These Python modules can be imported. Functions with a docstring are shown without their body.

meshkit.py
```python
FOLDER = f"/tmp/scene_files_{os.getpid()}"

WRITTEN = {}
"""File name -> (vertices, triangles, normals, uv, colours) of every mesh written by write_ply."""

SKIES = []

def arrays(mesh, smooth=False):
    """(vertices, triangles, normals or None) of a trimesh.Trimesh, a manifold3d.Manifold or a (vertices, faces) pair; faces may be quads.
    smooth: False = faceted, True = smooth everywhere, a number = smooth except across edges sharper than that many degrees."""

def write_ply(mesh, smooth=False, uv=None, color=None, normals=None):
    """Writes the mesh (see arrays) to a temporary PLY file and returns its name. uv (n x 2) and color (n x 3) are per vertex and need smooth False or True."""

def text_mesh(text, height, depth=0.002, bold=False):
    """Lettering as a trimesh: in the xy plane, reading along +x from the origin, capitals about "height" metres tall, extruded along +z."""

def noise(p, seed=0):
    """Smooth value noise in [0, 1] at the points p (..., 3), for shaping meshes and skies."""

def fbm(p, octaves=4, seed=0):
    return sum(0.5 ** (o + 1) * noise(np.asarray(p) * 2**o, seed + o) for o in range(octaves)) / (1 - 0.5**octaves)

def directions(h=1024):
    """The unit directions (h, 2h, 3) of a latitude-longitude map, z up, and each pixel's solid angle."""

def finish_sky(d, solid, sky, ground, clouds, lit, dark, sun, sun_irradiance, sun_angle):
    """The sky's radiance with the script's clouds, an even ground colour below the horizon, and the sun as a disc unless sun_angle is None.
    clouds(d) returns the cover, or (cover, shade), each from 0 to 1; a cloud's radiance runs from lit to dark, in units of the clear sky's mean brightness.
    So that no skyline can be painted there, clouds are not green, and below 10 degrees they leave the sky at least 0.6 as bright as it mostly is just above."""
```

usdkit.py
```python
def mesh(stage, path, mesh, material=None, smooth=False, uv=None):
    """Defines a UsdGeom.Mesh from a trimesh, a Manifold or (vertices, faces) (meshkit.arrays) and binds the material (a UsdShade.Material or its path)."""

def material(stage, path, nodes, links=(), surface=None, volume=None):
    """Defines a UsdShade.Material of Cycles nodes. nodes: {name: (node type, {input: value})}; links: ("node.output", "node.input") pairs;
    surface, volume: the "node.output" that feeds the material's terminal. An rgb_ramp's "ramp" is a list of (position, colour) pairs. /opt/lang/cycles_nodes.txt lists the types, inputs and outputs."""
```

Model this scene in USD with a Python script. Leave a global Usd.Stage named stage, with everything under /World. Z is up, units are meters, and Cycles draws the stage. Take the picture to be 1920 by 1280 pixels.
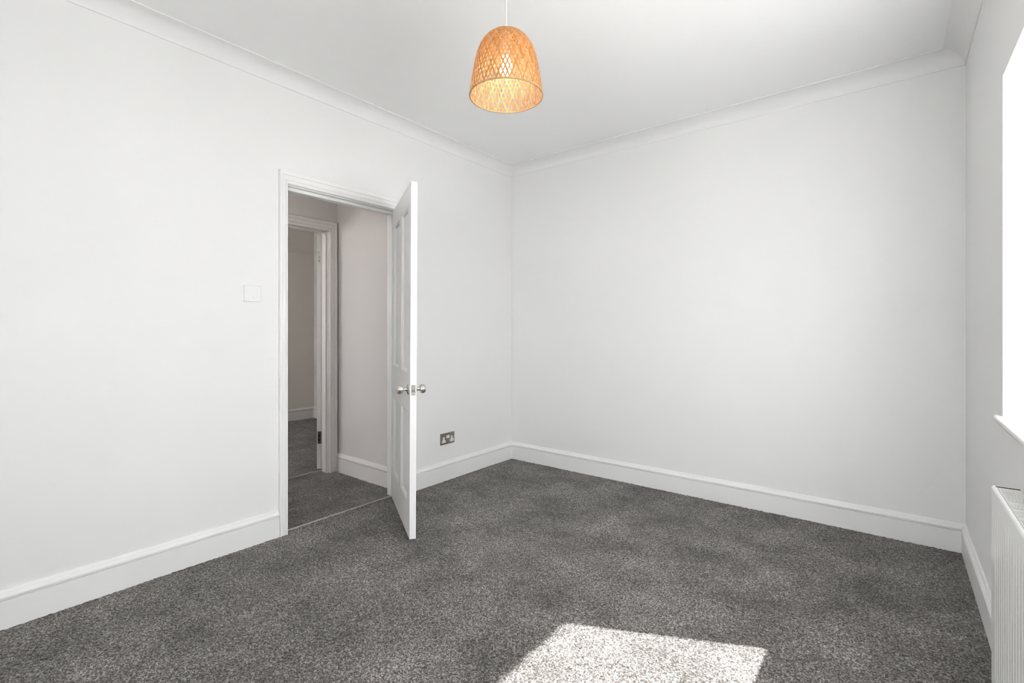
import math
import numpy as np, trimesh, manifold3d as m3, shapely, shapely.geometry as sg
import usdkit, meshkit
from pxr import Usd, UsdGeom, UsdLux, UsdShade, Gf, Sdf

stage = Usd.Stage.CreateInMemory()
UsdGeom.SetStageUpAxis(stage, UsdGeom.Tokens.z)
UsdGeom.SetStageMetersPerUnit(stage, 1.0)
W = UsdGeom.Xform.Define(stage, '/World')
UsdGeom.Scope.Define(stage, '/World/Looks')

# ------------------------------------------------------------------ camera, sky, sun, exposure
CAM_H, F_PX, V0, YAW = 1.16, 905.97, 617.63, 38.291
cam = UsdGeom.Camera.Define(stage, '/World/camera')
cam.AddTranslateOp().Set((0, 0, CAM_H))
cam.AddRotateXYZOp().Set((90, 0, YAW))
cam.CreateHorizontalApertureAttr(36.0)
cam.CreateVerticalApertureAttr(24.0)
cam.CreateFocalLengthAttr(F_PX * 36.0 / 1920)
cam.CreateVerticalApertureOffsetAttr(-(640 - V0) * 36.0 / 1920)
cam.CreateFStopAttr(0.0)
cam.CreateClippingRangeAttr((0.02, 500.0))
cam.CreateExposureAttr(0.78)

sky = UsdLux.DomeLight.Define(stage, '/World/sky_light')
sky.CreateIntensityAttr(2.0)
sky.CreateColorAttr((0.975, 0.985, 1.0))
sun = UsdLux.DistantLight.Define(stage, '/World/sun_light')
sun.CreateIntensityAttr(3.2)
sun.CreateAngleAttr(0.6)
sun.CreateNormalizeAttr(True)
sun.CreateColorAttr((0.99, 0.99, 0.985))
SUN_TO = np.array([1.0, 0.4992, 1.3364])            # towards the sun
hall_fill = UsdLux.SphereLight.Define(stage, '/World/hall_fill_light')  # unseen bare light, added to brighten the hallway
hall_fill.CreateRadiusAttr(0.06)
hall_fill.CreateIntensityAttr(20.0)
hall_fill.CreateColorAttr((1.0, 0.95, 0.90))
hall_fill.AddTranslateOp().Set((-3.2, 0.9, 2.45))
_s = SUN_TO / np.linalg.norm(SUN_TO)
sun.AddRotateXYZOp().Set((0, math.degrees(math.acos(_s[2])), math.degrees(math.atan2(_s[1], _s[0]))))

# ------------------------------------------------------------------ materials
def M(name, nodes, links=(), surface='p.BSDF'):
    return usdkit.material(stage, '/World/Looks/' + name, nodes, links, surface=surface)

def plain(name, col, rough=0.5, metallic=0.0, **kw):
    return M(name, {'p': ('principled_bsdf', {'base_color': col, 'roughness': rough, 'metallic': metallic, **kw})})

def painted(name, col, rough, scale, strength, dist=0.001):
    return M(name, {'g': ('geometry', {}),
                    'n': ('noise_texture', {'scale': scale, 'detail': 3.0}),
                    'b': ('bump', {'strength': strength, 'distance': dist}),
                    'p': ('principled_bsdf', {'base_color': col, 'roughness': rough, 'specular_ior_level': 0.3})},
             [('g.position', 'n.vector'), ('n.fac', 'b.height'), ('b.normal', 'p.normal')])

wall_paint = painted('wall_paint', (0.86, 0.86, 0.855), 0.75, 60.0, 0.05)
ceil_paint = painted('ceiling_paint', (0.93, 0.93, 0.925), 0.85, 40.0, 0.05)
wood_paint = painted('white_gloss_paint', (0.88, 0.88, 0.87), 0.38, 25.0, 0.03)
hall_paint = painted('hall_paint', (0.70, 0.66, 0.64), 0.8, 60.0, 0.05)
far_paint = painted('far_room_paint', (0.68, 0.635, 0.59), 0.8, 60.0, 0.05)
hall_wood_cast = painted('hall_gloss_light_cast', (0.78, 0.745, 0.725), 0.45, 25.0, 0.03)  # white gloss with the pinkish hallway light put into its colour
gap_shadow_mat = plain('gap_shadow', (0.05, 0.04, 0.03), 0.9)
crack_paint = plain('crack_paint', (0.79, 0.79, 0.775), 0.8)
rad_paint = plain('radiator_enamel', (0.84, 0.84, 0.835), 0.30)
upvc = plain('white_upvc', (0.85, 0.85, 0.85), 0.3)
plastic = plain('white_plastic', (0.83, 0.83, 0.82), 0.35)
chrome = plain('polished_nickel', (0.78, 0.76, 0.72), 0.14, 1.0)
steel = plain('brushed_steel', (0.34, 0.32, 0.28), 0.33, 1.0)
hinge_steel = plain('hinge_steel', (0.62, 0.60, 0.55), 0.3, 1.0)
hinge_dark = plain('hinge_dark_steel', (0.05, 0.045, 0.04), 0.35, 0.6)
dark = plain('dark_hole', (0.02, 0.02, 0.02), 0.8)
alu = plain('threshold_aluminium', (0.62, 0.59, 0.54), 0.40, 0.6)
cord_mat = plain('white_flex', (0.80, 0.80, 0.78), 0.5)
bulb_mat = M('lit_bulb', {'e': ('emission', {'color': (1.0, 0.85, 0.64), 'strength': 24.0})}, surface='e.emission')
brick_mat = plain('outer_render', (0.55, 0.52, 0.48), 0.9)
ground_mat = M('paving', {'g': ('geometry', {}), 'n': ('noise_texture', {'scale': 1.5, 'detail': 6.0}),
                          'r': ('rgb_ramp', {'ramp': [(0.3, (0.50, 0.495, 0.485)), (0.7, (0.62, 0.615, 0.60))]}),
                          'p': ('principled_bsdf', {'roughness': 0.9})},
               [('g.position', 'n.vector'), ('n.fac', 'r.fac'), ('r.color', 'p.base_color')])
glass = M('window_glass', {'t': ('transparent_bsdf', {'color': (0.97, 0.97, 0.97)}), 'g': ('glossy_bsdf', {'color': (1, 1, 1), 'roughness': 0.02}),
                           'f': ('fresnel', {'IOR': 1.45}), 'm': ('mix_closure', {'fac': 0.06})},
          [('t.BSDF', 'm.closure1'), ('g.BSDF', 'm.closure2')], surface='m.closure')

def bamboo(name, a, b, tl):
    return M(name, {'g': ('geometry', {}), 'mp': ('mapping', {'scale': (90.0, 90.0, 14.0)}), 'n': ('noise_texture', {'scale': 1.0, 'detail': 3.0}),
                    'r': ('rgb_ramp', {'ramp': [(0.3, a), (0.7, b)]}), 'd': ('principled_bsdf', {'roughness': 0.5}),
                    't': ('translucent_bsdf', {}), 'm': ('mix_closure', {'fac': tl})},
             [('g.position', 'mp.vector'), ('mp.vector', 'n.vector'), ('n.fac', 'r.fac'), ('r.color', 'd.base_color'), ('r.color', 't.color'),
              ('d.BSDF', 'm.closure1'), ('t.BSDF', 'm.closure2')], surface='m.closure')
bamboo_mats = [bamboo('bamboo', (0.66, 0.36, 0.13), (0.80, 0.48, 0.21), 0.36), bamboo('bamboo_pale', (0.72, 0.42, 0.17), (0.84, 0.55, 0.27), 0.36),
               bamboo('bamboo_deep', (0.58, 0.29, 0.10), (0.74, 0.42, 0.16), 0.36)]
bamboo_rim = bamboo('bamboo_rim', (0.46, 0.28, 0.13), (0.60, 0.40, 0.20), 0.05)

def carpet_material(name, k=1.05):
    c = lambda v: tuple(k * x for x in v)
    return M(name, {'g': ('geometry', {}),
                    'v': ('noise_texture', {'scale': 160.0, 'detail': 3.0, 'roughness': 0.72, 'distortion': 0.5}),
                    'r': ('rgb_ramp', {'ramp': [(0.34, c((0.020, 0.0172, 0.0148))), (0.445, c((0.055, 0.0495, 0.0440))), (0.52, c((0.128, 0.119, 0.110))), (0.58, c((0.235, 0.224, 0.211))), (0.67, c((0.37, 0.357, 0.341)))]}),
                    'n': ('noise_texture', {'scale': 3.2, 'detail': 5.0, 'roughness': 0.62}),  # broad tone patches: shading of the brushed pile put into the colour
                    'mr': ('map_range', {'from_min': 0.32, 'from_max': 0.68, 'to_min': 0.62, 'to_max': 1.48}),
                    'vm': ('vector_math', {'math_type': 'scale'}),
                    'p': ('principled_bsdf', {'roughness': 0.95, 'specular_ior_level': 0.1, 'sheen_weight': 0.15, 'sheen_roughness': 0.6})},
             [('g.position', 'v.vector'), ('v.fac', 'r.fac'), ('g.position', 'n.vector'), ('n.fac', 'mr.value'),
              ('r.color', 'vm.vector1'), ('mr.result', 'vm.scale'), ('vm.vector', 'p.base_color')])
carpet_mat = carpet_material('carpet_twist')

# ------------------------------------------------------------------ scene helpers
used = {}
def numbered(parent, name):
    key = (parent, name); k = used.get(key, 0); used[key] = k + 1
    return f'{parent}/{name}' if k == 0 else f'{parent}/{name}_{k:03d}'

def tag(prim, label=None, cat=None, group=None, kind=None):
    for k, v in (('label', label), ('category', cat), ('group', group), ('kind', kind)):
        if v: prim.SetCustomDataByKey(k, v)
    return prim

def thing(name, label, cat, loc=(0, 0, 0), rot=(0, 0, 0), kind=None, group=None):
    x = UsdGeom.Xform.Define(stage, numbered('/World', name))
    x.AddTranslateOp().Set(tuple(map(float, loc)))
    x.AddRotateXYZOp().Set(tuple(map(float, rot)))
    return tag(x.GetPrim(), label, cat, group, kind)

def part(parent, name, mesh, mat, smooth=30, label=None):
    p = usdkit.mesh(stage, numbered(str(parent.GetPath()), name), mesh, mat, smooth=smooth).GetPrim()
    if label: tag(p, label)
    return p

def solid(name, mesh, mat, label, cat, kind=None, smooth=False):
    return tag(usdkit.mesh(stage, numbered('/World', name), mesh, mat, smooth=smooth).GetPrim(), label, cat, None, kind)

# ------------------------------------------------------------------ shape helpers
def cube(lo, hi):
    lo, hi = np.minimum(lo, hi), np.maximum(lo, hi)
    return m3.Manifold.cube(tuple(map(float, hi - lo))).translate(tuple(map(float, lo)))

def bx(lo, hi, c=0.0):
    """A box with chamfered edges."""
    lo, hi = np.minimum(lo, hi).astype(float), np.maximum(lo, hi).astype(float)
    if c <= 0: return trimesh.creation.box(bounds=[lo, hi])
    c = min(c, 0.49 * (hi - lo).min())
    pts = []
    for s in np.ndindex(2, 2, 2):
        p = np.where(np.array(s) == 1, hi, lo); d = np.where(np.array(s) == 1, -c, c)
        for k in range(3):
            q = p + d; q[k] = p[k]; pts.append(q)
    return trimesh.convex.convex_hull(np.array(pts))

def join(*ms): return trimesh.util.concatenate(list(ms))

def tm(man):
    m = man.to_mesh()
    return trimesh.Trimesh(m.vert_properties[:, :3], m.tri_verts, process=False)

def loft(rings, prof2d, closed=True):
    """Skin between rings (k x n x 3) whose profile in 2-D is prof2d (for the end caps)."""
    rings = np.asarray(rings, float); k, n = rings.shape[:2]
    v = rings.reshape(-1, 3); f = []
    for i in range(k - 1):
        for j in range(n):
            a, b = i * n + j, i * n + (j + 1) % n
            f += [(a, b, b + n), (a, b + n, a + n)]
    pv, pf = trimesh.creation.triangulate_polygon(sg.Polygon(prof2d), engine='earcut')
    idx = [int(np.argmin(((np.asarray(prof2d) - p) ** 2).sum(1))) for p in pv]
    for t in pf:
        t = [idx[q] for q in t]
        f.append((t[0], t[1], t[2])); f.append(tuple(t[q] + (k - 1) * n for q in (2, 1, 0)))
    m = trimesh.Trimesh(v, np.array(f), process=False)
    trimesh.repair.fix_normals(m)
    return m

def mould(prof, p0, p1, nrm, m0=0.0, m1=0.0):
    """A moulding with profile (distance from wall, z) run from p0 to p1 (xy); m = 1 mitres an inside corner."""
    p0, p1, nrm = (np.array(a, float) for a in (p0, p1, nrm)); d = (p1 - p0) / np.linalg.norm(p1 - p0)
    rings = []
    for p, m in ((p0, m0), (p1, -m1)):
        rings.append([[*(p + d * m * a + nrm * a), z] for a, z in prof])
    return loft(rings, prof)

def lathe(prof, n=32):
    """prof: (radius, z) from bottom to top, closed onto the axis where the radius is 0."""
    return trimesh.creation.revolve(np.array(prof, float), sections=n)

def tube(pts, r, n=10):
    pts = np.asarray(pts, float); t = np.gradient(pts, axis=0); t /= np.linalg.norm(t, axis=1)[:, None]
    ref = np.array([0, 0, 1.0]) if abs(t[0][2]) < 0.9 else np.array([1.0, 0, 0])
    rings = []; an = np.linspace(0, 2 * np.pi, n, endpoint=False)
    for p, d in zip(pts, t):
        u = np.cross(d, ref); u /= np.linalg.norm(u); v = np.cross(d, u)
        rings.append(p + r * (np.cos(an)[:, None] * u + np.sin(an)[:, None] * v))
    return loft(rings, np.stack([np.cos(an), np.sin(an)], 1))

# ------------------------------------------------------------------ the setting: dimensions
XL, YB, XR, YF = -2.725, 3.444, 0.296, -0.95          # bedroom faces
ZC = 2.615
XH = XL - 0.105                                       # hall side of the left wall
XF, XF2 = -3.605, -3.710                              # hall's far wall and its back
YH = 2.2365                                           # hall's end wall
XB, YR, YL2 = -6.03, 3.40, 0.30                       # far room
J0, J1, JZ = 1.372, 2.150, 1.985                      # bedroom doorway lining
K0, K1, KZ = 1.370, 2.160, 1.958                      # far doorway lining
ST = dict(kind='structure')

solid('floor', bx((-6.2, -1.10, -0.15), (0.60, 3.60, -0.012)), brick_mat, 'plain subfloor slab under the grey carpets', 'floor', **ST)
solid('ceiling', bx((-6.2, -1.10, ZC), (0.60, 3.60, ZC + 0.12)), ceil_paint, 'flat white painted ceiling above the pendant lamp', 'ceiling', **ST)

wl = cube((XH, -1.05, -0.012), (XL, 3.55, ZC)) - cube((XH - 1, J0 - 0.02, -1), (XL + 1, J1 + 0.02, JZ + 0.02))
solid('wall_left', wl, wall_paint, 'white wall with the open doorway and light switch', 'wall', **ST)
wb = solid('wall_back', bx((XL, YB, -0.012), (0.55, YB + 0.106, ZC)), wall_paint, 'blank white wall facing the camera right of the corner', 'wall', **ST)
wr = (cube((XR, YF, -0.012), (0.375, YB, ZC)) - cube((0, 0.93, 0.838), (1, 2.356, 2.034))) + (cube((0.375, YF, -0.012), (0.55, YB, ZC)) - cube((0, 0.87, 0.838), (1, 2.416, 2.094)))
solid('wall_right', wr, wall_paint, 'white wall at the right edge with the bright window recess', 'wall', **ST)
solid('wall_front', cube((XL, YF - 0.1, -0.012), (0.55, YF, ZC)) - cube((-1.10, YF - 1, 0.80), (0.10, YF + 1, 2.15)), wall_paint, 'white wall behind the camera', 'wall', **ST)
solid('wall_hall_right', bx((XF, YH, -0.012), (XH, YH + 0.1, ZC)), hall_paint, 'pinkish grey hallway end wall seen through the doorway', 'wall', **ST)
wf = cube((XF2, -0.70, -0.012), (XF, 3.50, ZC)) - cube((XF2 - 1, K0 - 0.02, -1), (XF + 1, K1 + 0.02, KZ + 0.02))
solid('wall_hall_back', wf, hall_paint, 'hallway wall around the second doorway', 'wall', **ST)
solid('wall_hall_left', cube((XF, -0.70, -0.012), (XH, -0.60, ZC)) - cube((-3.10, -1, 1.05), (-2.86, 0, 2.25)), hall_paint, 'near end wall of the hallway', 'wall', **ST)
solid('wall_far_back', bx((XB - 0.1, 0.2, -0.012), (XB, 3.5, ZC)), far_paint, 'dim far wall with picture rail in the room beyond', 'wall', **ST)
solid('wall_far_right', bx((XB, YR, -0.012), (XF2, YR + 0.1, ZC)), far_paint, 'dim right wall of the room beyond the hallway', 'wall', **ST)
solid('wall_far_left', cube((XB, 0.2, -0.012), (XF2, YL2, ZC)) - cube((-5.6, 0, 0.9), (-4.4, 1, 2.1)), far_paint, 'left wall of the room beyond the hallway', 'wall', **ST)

# plaster crack on the back wall, low beside the right corner
cp = np.array([(0.098, 0.245), (0.112, 0.268), (0.126, 0.283), (0.146, 0.318), (0.160, 0.334), (0.178, 0.372), (0.19, 0.395)])
crk = [bx((-0.5, 0, -0.0009), (0.5, 0.0008, 0.0009)) for _ in cp[1:]]
for m, a, b in zip(crk, cp[:-1], cp[1:]):
    L = np.linalg.norm(b - a); th = math.atan2(b[1] - a[1], b[0] - a[0])
    m.apply_scale([L * 1.1, 1, 1]); m.apply_transform(trimesh.transformations.rotation_matrix(-th, [0, 1, 0])); m.apply_translation([(a[0] + b[0]) / 2, YB - 0.0005, (a[1] + b[1]) / 2])
part(wb, 'plaster_crack', join(*crk), crack_paint, smooth=False)

SKIRT = [(0, -0.012), (0.018, -0.012), (0.018, 0.1075), (0.0100, 0.1080), (0.0095, 0.1135), (0.0195, 0.1148), (0.0203, 0.1205), (0.0175, 0.1270), (0.0130, 0.1315),
         (0.0100, 0.1345), (0.0098, 0.1365), (0.0075, 0.1415), (0.0045, 0.1455), (0, 0.1465)]
def skirting(name, label, *runs):
    solid(name, join(*[mould(SKIRT, *r) for r in runs]), hall_wood_cast if name in ('baseboard_hall', 'baseboard_far') else wood_paint, label, 'skirting board', smooth=25, **ST)
skirting('baseboard_left', 'white moulded skirting board along the wall left of the doorway', ((XL, YF), (XL, J0 - 0.05), (1, 0), 1, 0))
skirting('baseboard_left', 'white moulded skirting board under the socket beside the open door', ((XL, J1 + 0.05), (XL, YB), (1, 0), 0, 1))
skirting('baseboard_back', 'white moulded skirting board along the blank back wall', ((XL, YB), (XR, YB), (0, -1), 1, 1))
skirting('baseboard_right', 'white moulded skirting board running behind the radiator', ((XR, YF), (XR, YB), (-1, 0), 1, 1))
skirting('baseboard_front', 'white moulded skirting board behind the camera', ((XL, YF), (XR, YF), (0, 1), 1, 1))
skirting('baseboard_hall', 'white moulded skirting board on the hallway end wall', ((XF + 0.0, YH), (XH, YH), (0, -1), 0, 0))
skirting('baseboard_far', 'dim skirting board along the walls of the room beyond', ((XB, YL2), (XB, YR), (1, 0), 0, 1), ((XB, YR), (XF2, YR), (0, -1), 1, 0))

def cove(p, z0=2.540):
    a = np.linspace(0, np.pi / 2, 9); h = ZC - z0
    c = [(0.004 + (p - 0.010) * (1 - np.cos(t)), z0 + 0.004 + (h - 0.010) * np.sin(t)) for t in a]
    return [(0, z0), (0.004, z0)] + c + [(p - 0.002, ZC - 0.006), (p, ZC - 0.004), (p, ZC), (0, ZC)]
def trim_name(k): return f'trim_{k}'
for k, (lab, pr, r) in enumerate([
        ('white coved cornice along the top of the doorway wall', cove(0.088), ((XL, YF), (XL, YB), (1, 0), 1, 1)),
        ('white coved cornice along the top of the blank back wall', cove(0.105), ((XL, YB), (XR, YB), (0, -1), 0.84, 0.9)),
        ('white coved cornice along the top of the window wall', cove(0.095), ((XR, YF), (XR, YB), (-1, 0), 1, 1.1)),
        ('white coved cornice above the camera', cove(0.095), ((XL, YF), (XR, YF), (0, 1), 1, 1))]):
    solid(trim_name(k + 1), mould(pr, *r), wall_paint, lab, 'cornice', smooth=25, **ST)

# ------------------------------------------------------------------ door casings
ARCH = [(0, 0), (0, 0.0165), (0.05, 0.019), (0.16, 0.019), (0.21, 0.0165), (0.24, 0.0135), (0.27, 0.0135), (0.30, 0.0165), (0.38, 0.0185), (0.48, 0.0185), (0.58, 0.0165),
        (0.64, 0.0165), (0.67, 0.0205), (0.74, 0.0225), (0.88, 0.0225), (0.96, 0.0205), (1.0, 0.017), (1.0, 0)]
def casing(t, x, sgn, y0, y1, z, wl_, wr_, wh, mat, prof=ARCH, z0=-0.012):
    st = [lambda s: (y0 - wl_ * s, z0), lambda s: (y0 - wl_ * s, z + wh * s), lambda s: (y1 + wr_ * s, z + wh * s), lambda s: (y1 + wr_ * s, z0)]
    for a, b, nm in ((0, 1, 'architrave_leg'), (1, 2, 'architrave_head'), (2, 3, 'architrave_leg')):
        part(t, nm, loft([[(x + sgn * d, *st[q](s)) for s, d in prof] for q in (a, b)], prof), mat, smooth=25)
def lining(t, xa, xb, y0, y1, z, sx0, sx1, sd, mat):
    part(t, 'lining', bx((xa, y0 - 0.02, -0.012), (xb, y0, z), 0.0015), mat, smooth=False)
    part(t, 'lining', bx((xa, y1, -0.012), (xb, y1 + 0.02, z), 0.0015), mat, smooth=False)
    part(t, 'lining', bx((xa, y0 - 0.02, z), (xb, y1 + 0.02, z + 0.02), 0.0015), mat, smooth=False)
    part(t, 'door_stop', bx((sx0, y0, -0.012), (sx1, y0 + sd, z - sd), 0.002), mat, smooth=False)
    part(t, 'door_stop', bx((sx0, y1 - sd, -0.012), (sx1, y1, z - sd), 0.002), mat, smooth=False)
    part(t, 'door_stop', bx((sx0, y0, z - sd), (sx1, y1, z), 0.002), mat, smooth=False)
t = thing('trim_5', 'white moulded door frame around the open bedroom doorway', 'door frame', kind='structure')
casing(t, XL, 1, J0 - 0.002, J1 + 0.002, JZ + 0.006, 0.046, 0.046, 0.074, wood_paint)
lining(t, XH - 0.001, XL, J0, J1, JZ, XL - 0.080, XL - 0.028, 0.019, wood_paint)
t = thing('trim_6', 'dim door frame of the second doorway across the hallway', 'door frame', kind='structure')
casing(t, XF, 1, K0, K1 + 0.004, KZ + 0.002, 0.07, 0.066, 0.074, hall_wood_cast)
lining(t, XF2, XF, K0, K1, KZ, XF - 0.062, XF - 0.024, 0.014, hall_wood_cast)
part(t, 'gap_shadow', join(bx((XF - 0.0005, K1 + 0.0703, 0.147), (XF + 0.012, YH + 0.0003, KZ + 0.079)), bx((XF - 0.0005, K0 - 0.07, KZ + 0.0763), (XF + 0.006, K1 + 0.0703, KZ + 0.079))), gap_shadow_mat, smooth=False, label='dark strip for the gap and shadow line along the frame edge')  # dark strips stand for the unpainted gap and the shadow line above the head
PR = [(0, 2.150), (0.012, 2.150), (0.016, 2.158), (0.012, 2.166), (0.018, 2.174), (0.022, 2.184), (0.010, 2.190), (0, 2.190)]
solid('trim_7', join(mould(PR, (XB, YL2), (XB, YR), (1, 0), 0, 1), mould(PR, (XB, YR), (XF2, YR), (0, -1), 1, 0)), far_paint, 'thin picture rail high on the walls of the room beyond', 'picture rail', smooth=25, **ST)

# ------------------------------------------------------------------ window
t = thing('window_1', 'white framed window in the right wall with a rounded sill', 'window', kind='structure')
fy0, fy1, fz0, fz1 = 0.93, 2.356, 0.92, 1.946
fr = cube((0.375, 0.87, 0.838), (0.433, 2.416, 2.094)) - cube((0, fy0, fz0), (1, fy1, fz1))
part(t, 'frame', fr, upvc, smooth=False)
mul = [1.643]
for y in mul: part(t, 'mullion', bx((0.380, y - 0.03, fz0), (0.428, y + 0.03, fz1), 0.004), upvc, smooth=False)
ed = [fy0] + sum([[y - 0.03, y + 0.03] for y in mul], []) + [fy1]
for a, b in zip(ed[0::2], ed[1::2]): part(t, 'pane', bx((0.404, a - 0.006, fz0 - 0.006), (0.408, b + 0.006, fz1 + 0.006)), glass, smooth=False)
# sill board: rounded front edge and rounded horns
sx = 0.278
lay = []
for d, z in [(0.010, 0.832), (0.004, 0.835), (0.0012, 0.839), (0, 0.845), (0, 0.850), (0.0012, 0.854), (0.004, 0.858), (0.010, 0.860)]:
    pl = sg.box(sx + 0.016, 0.882, 0.34, 2.404).buffer(0.016 - d + 0.0001, quad_segs=6).intersection(sg.box(0, 0, 0.2955, 3))
    lay.append((np.array(sg.polygon.orient(pl).exterior.coords)[:-1], z))
hull = m3.Manifold.hull_points(np.vstack([np.c_[c, np.full(len(c), z)] for c, z in lay]))
part(t, 'sill', hull + cube((0.295, 0.9305, 0.838), (0.375, 2.3555, 0.860)), wood_paint, smooth=40)

def fill_window(name, label, x0, x1, y, z0, z1, muls):
    t = thing(name, label, 'window', kind='structure')
    part(t, 'frame', cube((x0, y - 0.03, z0), (x1, y + 0.03, z1)) - cube((x0 + 0.05, y - 1, z0 + 0.05), (x1 - 0.05, y + 1, z1 - 0.05)), upvc, smooth=False)
    ed = [x0 + 0.05] + sum([[m - 0.03, m + 0.03] for m in muls], []) + [x1 - 0.05]
    for m in muls: part(t, 'mullion', bx((m - 0.03, y - 0.025, z0 + 0.05), (m + 0.03, y + 0.025, z1 - 0.05), 0.003), upvc, smooth=False)
    for a, b in zip(ed[0::2], ed[1::2]): part(t, 'pane', bx((a - 0.004, y - 0.002, z0 + 0.046), (b + 0.004, y + 0.002, z1 - 0.046)), glass, smooth=False)
fill_window('window_2', 'white framed window added behind the camera for fill light', -1.10, 0.10, YF - 0.06, 0.80, 2.15, [-0.50])  # unseen window, added so fill light comes from behind the camera
fill_window('window_3', 'narrow unseen window added to light the hallway', -3.10, -2.86, -0.66, 1.05, 2.25, [])  # added opening, out of view, that lets daylight into the hallway
fill_window('window_4', 'small unseen window added to light the room beyond', -5.6, -4.4, 0.25, 0.9, 2.1, [])  # out of view; put in to light the far room

solid('ground', bx((-30, -30, -0.45), (30, 30, -0.35)), ground_mat, 'plain paved ground outside the window', 'ground', **ST)

# ------------------------------------------------------------------ carpets: pile relief as real geometry
def carpet(name, label, rects, step, seed, amp=0.0036):
    x0, x1 = min(r[0] for r in rects), max(r[1] for r in rects); y0, y1 = min(r[2] for r in rects), max(r[3] for r in rects)
    xs = np.arange(x0, x1 + step * 0.5, step); ys = np.arange(y0, y1 + step * 0.5, step); nx, ny = len(xs), len(ys)
    rng = np.random.default_rng(seed)
    X, Y = np.meshgrid(xs, ys, indexing='ij')
    inner = np.zeros_like(X); inner[1:-1, 1:-1] = 1
    X = X + inner * rng.uniform(-0.35, 0.35, X.shape) * step; Y = Y + inner * rng.uniform(-0.35, 0.35, X.shape) * step
    low = meshkit.fbm(np.stack([X * 2.6, Y * 2.6, X * 0], -1), 4, seed)
    Z = -0.0035 + rng.uniform(-1, 1, X.shape) * amp * 0.6 + (low - 0.5) * 0.006
    cx, cy = (xs[:-1] + xs[1:]) / 2, (ys[:-1] + ys[1:]) / 2
    CX, CY = np.meshgrid(cx, cy, indexing='ij')
    ok = np.zeros(CX.shape, bool)
    for r in rects: ok |= (CX > r[0]) & (CX < r[1]) & (CY > r[2]) & (CY < r[3])
    i, j = np.nonzero(ok); a = i * ny + j
    f = np.vstack([np.c_[a, a + ny, a + ny + 1], np.c_[a, a + ny + 1, a + 1]])
    v = np.stack([X, Y, Z], -1).reshape(-1, 3)
    keep = np.unique(f); ren = np.full(len(v), -1); ren[keep] = np.arange(len(keep))
    return tag(usdkit.mesh(stage, numbered('/World', name), (v[keep], ren[f]), carpet_mat, smooth=True).GetPrim(), label, 'carpet')
S = 0.018
carpet('carpet', 'dark grey speckled twist-pile carpet covering the bedroom with a sunlit patch', [(XL + S, XR - S, YF + S, YB - S), (XL - 0.0235, XL + S + 0.01, J0, J1)], 0.0065, 11)
carpet('carpet', 'darker strip of grey carpet in the hallway between the two doorways', [(XF, XH + 0.001, -0.60, YH - S), (XH - 0.01, XL - 0.0285, J0 + 0.018, J1 - 0.018), (XF2 + 0.01, XF, K0 + 0.014, K1 - 0.014)], 0.008, 12)
carpet('carpet', 'dim grey carpet in the far room beyond the second doorway', [(XB + S, XF2 - 0.012, YL2, YR - S), (XF2 - 0.014, XF2 + 0.004, K0, K1)], 0.012, 13)

def bar(name, x, y0, y1, label):
    a = np.linspace(0, np.pi, 9)
    prof = [(-0.0035 * np.cos(q), 0.0010 + 0.0025 * np.sin(q)) for q in a] + [(0.0035, -0.011), (-0.0035, -0.011)]
    solid(name, loft([[(x + u, y, z) for u, z in prof] for y in (y0, y1)], prof), alu, label, 'threshold strip', smooth=40)
bar('threshold_strip', XL - 0.026, J0 + 0.0005, J1 - 0.0005, 'thin pale metal threshold strip across the bedroom doorway')
bar('threshold_strip', XF2 + 0.007, K0 + 0.0005, K1 - 0.0005, 'thin metal threshold strip across the second doorway')

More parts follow.
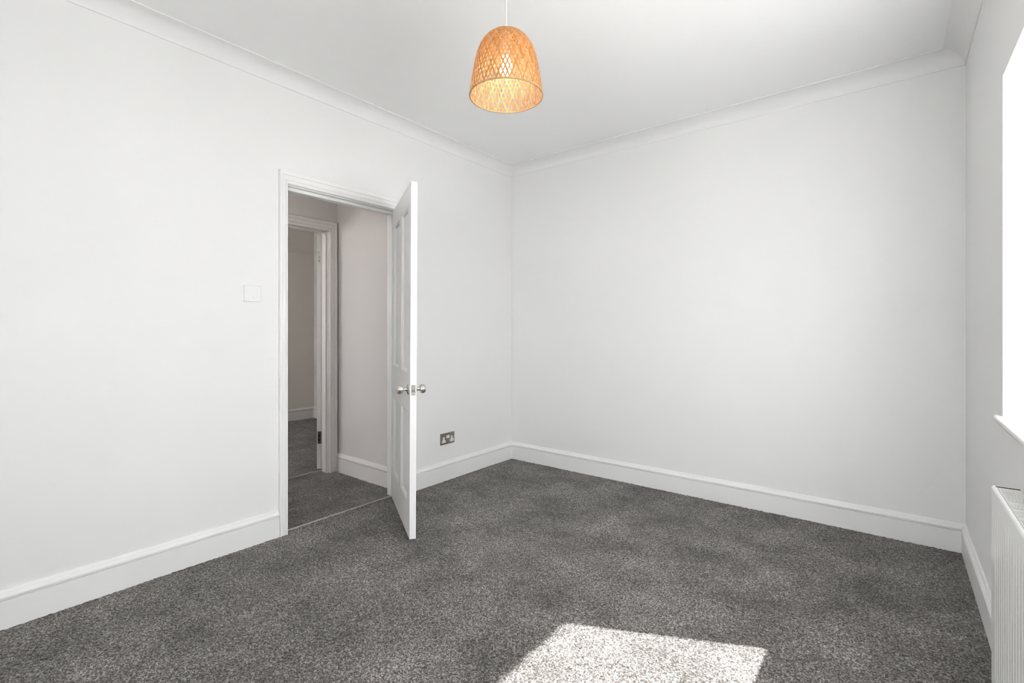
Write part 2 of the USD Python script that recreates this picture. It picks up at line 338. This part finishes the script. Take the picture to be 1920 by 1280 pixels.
# ------------------------------------------------------------------ the open bedroom door (four panels)
def panel_door(t, w, h0, h1, th, ysign, panels, mat=wood_paint):
    """leaf from x 0..w, thickness from y 0 to ysign * th; panels: (x0, x1, z0, z1)."""
    leaf = cube((0, 0, h0), (w, ysign * th, h1))
    for x0, x1, z0, z1 in panels: leaf = leaf - cube((x0, -1, z0), (x1, 1, z1))
    part(t, 'leaf', leaf, mat, smooth=False)
    ya, yb = sorted((0.0, ysign * th))
    for x0, x1, z0, z1 in panels:
        part(t, 'panel', bx((x0 - 0.004, ya + 0.0125, z0 - 0.004), (x1 + 0.004, yb - 0.0125, z1 + 0.004)), mat, smooth=False)
        prof = [(0, 0), (0.016, 0), (0.0155, 0.003), (0.012, 0.0055), (0.007, 0.0075), (0.005, 0.0105), (0.001, 0.0115), (0, 0.0115)]
        ms = []
        for face, s in ((ya + 0.0125, -1), (yb - 0.0125, 1)):
            cs = [lambda d: (x0 + d, z0 + d), lambda d: (x1 - d, z0 + d), lambda d: (x1 - d, z1 - d), lambda d: (x0 + d, z1 - d)]
            for q in range(4):
                ms.append(loft([[(cs[k % 4](d)[0], face + s * e, cs[k % 4](d)[1]) for d, e in prof] for k in (q, q + 1)], prof))
        part(t, 'panel_moulding', join(*ms), mat, smooth=30)

ANG = 30.26
d1 = thing('door_1', 'white four-panel door standing open on the left wall', 'door', (-2.726, 2.147, 0), (-0.28, 0, -ANG), kind='structure')
P4 = [(0.097, 0.332, 0.195, 0.702), (0.430, 0.665, 0.195, 0.702), (0.097, 0.332, 0.916, 1.858), (0.430, 0.665, 0.916, 1.858)]
panel_door(d1, 0.762, 0.008, 1.976, 0.035, -1, P4)
KX, KZZ = 0.702, 0.8255
def along_y(m, y, s):
    m = m.copy(); m.apply_transform(trimesh.transformations.rotation_matrix(-s * np.pi / 2, [1, 0, 0])); m.apply_translation([KX, y, KZZ]); return m
ROS = [(0, 0), (0.031, 0), (0.031, 0.002), (0.029, 0.004), (0.022, 0.006), (0.018, 0.009), (0.015, 0.0105), (0, 0.0105)]
NECK = [(0, 0.010), (0.012, 0.010), (0.0100, 0.014), (0.0095, 0.020), (0.0105, 0.026), (0.014, 0.029), (0, 0.029)]
BALL = [(0, 0.0275), (0.0165, 0.0275), (0.0225, 0.0300), (0.0250, 0.0350), (0.0262, 0.0420), (0.0255, 0.0490), (0.0230, 0.0555), (0.0185, 0.0605), (0.0120, 0.0635), (0.0055, 0.0648), (0, 0.0650)]
for y, s in ((-0.035, -1), (0.0, 1)):
    k = part(d1, 'door_knob', along_y(lathe(BALL, 40), y, s), chrome, smooth=40, label='polished nickel ball knob')
    part(k, 'neck', along_y(lathe(NECK, 32), y, s), chrome, smooth=35)
    part(k, 'rosette', along_y(lathe(ROS, 40), y, s), chrome, smooth=35)
lp = part(d1, 'latch_plate', bx((0.7605, -0.0295, KZZ - 0.0285), (0.7632, -0.0055, KZZ + 0.0285), 0.0008), chrome, smooth=False, label='nickel latch plate on the door edge')
part(lp, 'latch_bolt', tm(m3.Manifold.hull_points(np.array([(0.763, y, KZZ + z) for y in (-0.024, -0.011) for z in (-0.009, 0.009)] + [(x, y, KZZ + z) for x, y in ((0.7705, -0.0235), (0.766, -0.0125)) for z in (-0.008, 0.008)]))), hinge_steel, smooth=False)
for z in (-0.021, 0.021): part(lp, 'screw', trimesh.creation.cylinder(0.0035, 0.0012, sections=12, transform=trimesh.transformations.translation_matrix([0.7634, -0.0175, KZZ + z]) @ trimesh.transformations.rotation_matrix(np.pi / 2, [0, 1, 0])), hinge_steel)

def hinge(t, x, y, z, ysign, mat, knuckle, screws):
    h = part(t, 'hinge', bx((x - 0.0012, y + ysign * 0.004, z - 0.05), (x + 0.001, y + ysign * 0.028, z + 0.05)), mat, smooth=False)
    for k in range(5):
        zz = z - 0.05 + 0.02 * k
        part(h, 'knuckle', trimesh.creation.cylinder(0.0052, 0.0192, sections=14, transform=trimesh.transformations.translation_matrix([x - 0.003, y - ysign * 0.003, zz + 0.01])), knuckle)
    for zz in (-0.036, -0.004, 0.034):
        part(h, 'screw', trimesh.creation.cylinder(0.0038, 0.0016, sections=12, transform=trimesh.transformations.translation_matrix([x - 0.0016, y + ysign * (0.012 if zz < 0 else 0.019), z + zz]) @ trimesh.transformations.rotation_matrix(np.pi / 2, [0, 1, 0])), screws)
for z in (1.72, 0.25): hinge(d1, -0.0005, 0, z, -1, hinge_steel, hinge_steel, hinge_steel)

d2 = thing('door_2', 'second door folded back into the dim far room, seen edge-on', 'door', (-3.7155, 2.160, 0), (0, 0, 140.0), kind='structure')
panel_door(d2, 0.758, 0.008, 1.940, 0.035, 1, [(0.097, 0.332, 0.195, 0.702), (0.430, 0.665, 0.195, 0.702), (0.097, 0.332, 0.916, 1.83), (0.430, 0.665, 0.916, 1.83)], hall_wood_cast)
hinge(d2, -0.0005, 0, 1.763, 1, hinge_steel, hinge_steel, hinge_dark)
hinge(d2, -0.0005, 0, 0.268, 1, hinge_dark, hinge_steel, hinge_steel)

# ------------------------------------------------------------------ light switch and socket on the left wall
t = thing('light_switch', 'white square light switch plate left of the doorway', 'light switch', (XL, 1.181, 1.3545))
def yz_plate(w, h, r, x0, x1, r2):
    """Rounded plate in the yz plane, standing from x0 to x1, with a softened front edge."""
    out = []
    for ins, x in ((0, x0), (0, x1 - r2), (r2 * 0.35, x1 - r2 * 0.35), (r2, x1)):
        c = np.array(sg.box(-w / 2 + r, -h / 2 + r, w / 2 - r, h / 2 - r).buffer(max(r - ins, 1e-4), quad_segs=5).exterior.coords)[:-1]
        out.append(np.c_[np.full(len(c), x), c])
    return m3.Manifold.hull_points(np.vstack(out))
part(t, 'plate', yz_plate(0.0865, 0.0865, 0.0035, 0, 0.0095, 0.002), plastic, smooth=40)
rk = yz_plate(0.0105, 0.017, 0.001, 0.008, 0.0105, 0.0008).rotate((0, 3, 0))
part(t, 'rocker', rk.translate((0, 0.006, -0.022)), plastic, smooth=40)

t = thing('wall_socket', 'brushed steel double wall socket above the skirting by the corner', 'socket', (XL, 2.637, 0.3155))
part(t, 'plate', yz_plate(0.148, 0.087, 0.003, 0, 0.007, 0.002), steel, smooth=40)
for s in (-1, 1):
    T = shapely.union_all([sg.box(-0.0075, -0.004, 0.0075, 0.0245), sg.box(-0.0205, -0.0175, 0.0205, -0.001)]).buffer(0.0012, quad_segs=3)
    ins = trimesh.creation.extrude_polygon(sg.polygon.orient(T), 0.0025, engine='earcut')
    ins.apply_transform(np.array([[0, 0, 1, 0.0062], [1, 0, 0, s * 0.043], [0, 1, 0, -0.0105], [0, 0, 0, 1.0]]))
    i_ = part(t, 'outlet_insert', ins, plastic, smooth=False, label='white plastic pin insert')
    for yy, zz, w, h in ((0, 0.005, 0.004, 0.008), (-0.011, -0.020, 0.0065, 0.004), (0.011, -0.020, 0.0065, 0.004)):
        part(i_, 'pin_slot', bx((0.0082, s * 0.043 + yy - w / 2, zz - h / 2), (0.0091, s * 0.043 + yy + w / 2, zz + h / 2)), dark, smooth=False)
    part(t, 'rocker', yz_plate(0.0125, 0.022, 0.001, 0.006, 0.0115, 0.001).rotate((0, 5, 0)).translate((0, s * 0.0085, 0.014)), plastic, smooth=40, label='white socket rocker switch')
    part(t, 'screw', trimesh.creation.cylinder(0.0035, 0.0012, sections=14, transform=trimesh.transformations.translation_matrix([0.0074, s * 0.0605, 0.0]) @ trimesh.transformations.rotation_matrix(np.pi / 2, [0, 1, 0])), hinge_steel)

# ------------------------------------------------------------------ radiator under the window
RX0, RX1, RY0, RY1, RZ0, RZ1 = 0.228, 0.288, 0.905, 2.006, 0.112, 0.700
t = thing('radiator', 'white fluted panel radiator below the window sill', 'radiator', (RX1, 0.5 * (RY0 + RY1), RZ0))
o = np.array([RX1, 0.5 * (RY0 + RY1), RZ0])
def loc(m):
    m = tm(m) if not hasattr(m, 'vertices') else m.copy()
    m.apply_translation(-o); return m
ys, xs = [RY0, RY0 + 0.024], [0, 0]
y = RY0 + 0.024
while y + 0.0333 < RY1 - 0.02:
    ys += [y + 0.003, y + 0.0055, y + 0.0095, y + 0.012, y + 0.0333]; xs += [0, 0.0016, 0.0016, 0, 0]; y += 0.0333
ys.append(RY1); xs.append(0)
ys, xs = np.array(ys), np.array(xs)
rings = []
for z, k, off in ((RZ0, 0, 0.006), (RZ0 + 0.004, 0, 0.0), (RZ0 + 0.030, 0, 0), (RZ0 + 0.040, 1, 0), (RZ1 - 0.050, 1, 0), (RZ1 - 0.040, 0, 0), (RZ1 - 0.007, 0, 0), (RZ1 - 0.002, 0, 0.0025), (RZ1, 0, 0.007)):
    rings.append(np.c_[RX0 + off + k * xs, ys, np.full(len(ys), z)])
n = len(ys); v = np.vstack(rings); f = []
for i in range(len(rings) - 1):
    for j in range(n - 1):
        a = i * n + j; f += [(a, a + 1, a + n + 1), (a, a + n + 1, a + n)]
v2 = v + [0.0015, 0, 0]; v2[:, 0] = np.maximum(v2[:, 0], RX0 + 0.010)
fr_ = np.array(f)[:, ::-1]
part(t, 'front_panel', loc(trimesh.Trimesh(np.vstack([v, v2]), np.vstack([fr_, fr_[:, ::-1] + len(v)]), process=False)), rad_paint, smooth=25)
for a, b in ((RY1 - 0.001, RY1 + 0.0008), (RY0 - 0.0008, RY0 + 0.001)):
    part(t, 'side_cover', loc(bx((RX0 + 0.004, a, RZ0 + 0.004), (RX1, b, RZ1 - 0.0015), 0.0006)), rad_paint, smooth=False)
part(t, 'rear_panel', loc(bx((RX1 - 0.004, RY0, RZ0), (RX1, RY1, RZ1 - 0.02), 0.001)), rad_paint, smooth=False)
gr = sg.box(RX0 + 0.006, RY0 + 0.0015, RX1, RY1 - 0.0100)
holes = []
y = RY1 - 0.032; k = 0
while y > RY0 + 0.03:
    holes.append(sg.box(RX0 + 0.014, y - 0.007, RX1 - 0.008, y)); k += 1
    y -= 0.0115 if k % 5 else 0.024
gm = trimesh.creation.extrude_polygon(gr.difference(shapely.union_all(holes)), 0.0016, engine='earcut'); gm.apply_translation([0, 0, RZ1 - 0.0046])
part(t, 'top_grille', loc(gm), rad_paint, smooth=False)
part(t, 'end_shadow_strip', loc(bx((RX0 + 0.008, RY1 - 0.0095, RZ1 - 0.030), (RX1 - 0.001, RY1 - 0.001, RZ1 - 0.0022))), dark, smooth=False, label='dark strip for the shade between grille and side cover')  # solid dark strip in place of the shadow between grille and cover
zig = [(RX0 + 0.016 if k % 2 else RX1 - 0.008, RY0 + 0.02 + 0.012 * k) for k in range(89)]
fin = trimesh.creation.extrude_polygon(sg.LineString(zig).buffer(0.0005, cap_style='flat', join_style='mitre'), RZ1 - RZ0 - 0.12, engine='earcut'); fin.apply_translation([0, 0, RZ0 + 0.05])
part(t, 'convector_fins', loc(fin), rad_paint, smooth=False)
for yy in (RY0 + 0.18, RY1 - 0.18):
    part(t, 'wall_bracket', loc(bx((RX1 - 0.001, yy - 0.015, RZ0 + 0.08), (XR, yy + 0.015, RZ1 - 0.12))), rad_paint, smooth=False)
for yy in (RY0 + 0.05, RY1 - 0.05):
    part(t, 'pipe', loc(trimesh.creation.cylinder(0.0075, RZ0, sections=16, transform=trimesh.transformations.translation_matrix([0.262, yy, RZ0 / 2 + 0.002]))), rad_paint, smooth=40)

# ------------------------------------------------------------------ woven bamboo pendant lamp
LX, LY, LZ = -1.208, 1.4926, CAM_H + 0.925
lamp = thing('pendant_lamp', 'woven bamboo dome pendant lamp with a lit bulb hanging from the ceiling', 'pendant lamp', (LX, LY, LZ))
hs = np.array([0, 0.05, 0.10, 0.15, 0.185, 0.21, 0.228, 0.240, 0.2475, 0.252])
rs = np.array([0.1450, 0.1385, 0.1300, 0.1200, 0.1085, 0.0950, 0.0800, 0.0640, 0.0470, 0.0250])
ss = np.r_[0, np.cumsum(np.hypot(np.diff(hs), np.diff(rs)))]
from scipy.interpolate import PchipInterpolator
fr_r, fr_h = PchipInterpolator(ss, rs), PchipInterpolator(ss, hs)
R0, NS = 0.050, 54
sf = np.linspace(0, ss[-1], 40000); rf = fr_r(sf); smax = sf[np.argmax(rf <= R0 * 1.0005)]
sf = np.linspace(0, smax, 40000); rf = fr_r(sf)
g = np.r_[0, np.cumsum(np.diff(sf) * R0 / (0.5 * (rf[1:] + rf[:-1]) * np.sqrt(np.maximum((0.5 * (rf[1:] + rf[:-1])) ** 2 - R0 ** 2, 1e-9))))]
half = smax * (1 - (1 - np.linspace(0, 1, 34)) ** 1.6)
gh = np.interp(half, sf, g)
def bamboo_path(phi, off, lift=0.0008):
    up = np.clip((smax - half) / 0.03, 0, 1)
    w = lift * np.cos(NS * gh) * up
    dr, dh = fr_r.derivative()(half), fr_h.derivative()(half)
    r0, z0 = fr_r(half) + off * dh, fr_h(half) - off * dr
    r = np.r_[r0 + w, (r0 - w)[::-1][1:]]
    z = np.r_[z0, z0[::-1][1:]]
    p = phi + np.r_[gh, (2 * gh[-1] - gh)[::-1][1:]]
    return np.stack([r * np.cos(p), r * np.sin(p), z], 1), np.r_[half, half[::-1][1:]]
def strip(phi, w, th, off):
    P, s = bamboo_path(phi, off)
    T = np.gradient(P, axis=0); T /= np.linalg.norm(T, axis=1)[:, None]
    dr, dh = fr_r.derivative()(s), fr_h.derivative()(s)
    ang = np.arctan2(P[:, 1], P[:, 0])
    N = np.stack([dh * np.cos(ang), dh * np.sin(ang), -dr], 1); N -= (N * T).sum(1)[:, None] * T; N /= np.linalg.norm(N, axis=1)[:, None]
    B = np.cross(T, N)
    rings = [np.array([p + a * w / 2 * b + c * th / 2 * nn for a, c in ((-1, -1), (1, -1), (1, 1), (-1, 1))]) for p, b, nn in zip(P, B, N)]
    return loft(rings, [(-1, -1), (1, -1), (1, 1), (-1, 1)])
a = np.linspace(0, 2 * np.pi, 97)
def hoop(r, z, hw, hh):
    pr = [(r - hw, z - hh), (r + hw, z - hh), (r + hw * 1.2, z), (r + hw, z + hh), (r - hw, z + hh)]
    return trimesh.creation.revolve(np.array(pr + pr[:1]), sections=96)
shade = part(lamp, 'shade', hoop(0.1440, 0.002, 0.0026, 0.0027), bamboo_rim, smooth=50, label='dome shade of crossed bamboo strips')
for k in range(NS):
    part(shade, 'bamboo_strip', strip(2 * np.pi * k / NS, 0.0064, 0.0009, 0.0), bamboo_mats[(k * 7) % 3], smooth=40)
crown = [(0.0, 0.2515), (0.020, 0.2508), (0.040, 0.2485), (0.053, 0.2455), (0.0535, 0.2470), (0.040, 0.2500), (0.020, 0.2523), (0.0, 0.2530)]
part(shade, 'crown', trimesh.creation.revolve(np.array(crown[::1]), sections=48), bamboo_mats[2], smooth=50)
part(lamp, 'bulb', lathe([(0, 0.085), (0.008, 0.0858), (0.0165, 0.089), (0.0235, 0.096), (0.0265, 0.106), (0.0262, 0.115), (0.0225, 0.128), (0.0175, 0.140), (0.0145, 0.150), (0.0135, 0.158), (0, 0.158)], 32), bulb_mat, smooth=50)
part(lamp, 'lampholder', lathe([(0, 0.157), (0.0165, 0.157), (0.0175, 0.163), (0.0175, 0.195), (0.020, 0.197), (0.020, 0.204), (0.0165, 0.206), (0.0155, 0.240), (0.019, 0.2505), (0.019, 0.256), (0.010, 0.262), (0.006, 0.285), (0, 0.285)], 28), plastic, smooth=35)
part(lamp, 'cord', trimesh.creation.cylinder(0.0028, ZC - LZ - 0.28, sections=12, transform=trimesh.transformations.translation_matrix([0, 0, 0.5 * (0.28 + ZC - LZ)])), cord_mat, smooth=60)
zc = ZC - LZ
part(lamp, 'ceiling_rose', lathe([(0, zc - 0.035), (0.012, zc - 0.035), (0.030, zc - 0.028), (0.045, zc - 0.012), (0.048, zc), (0, zc)], 32), plastic, smooth=35)
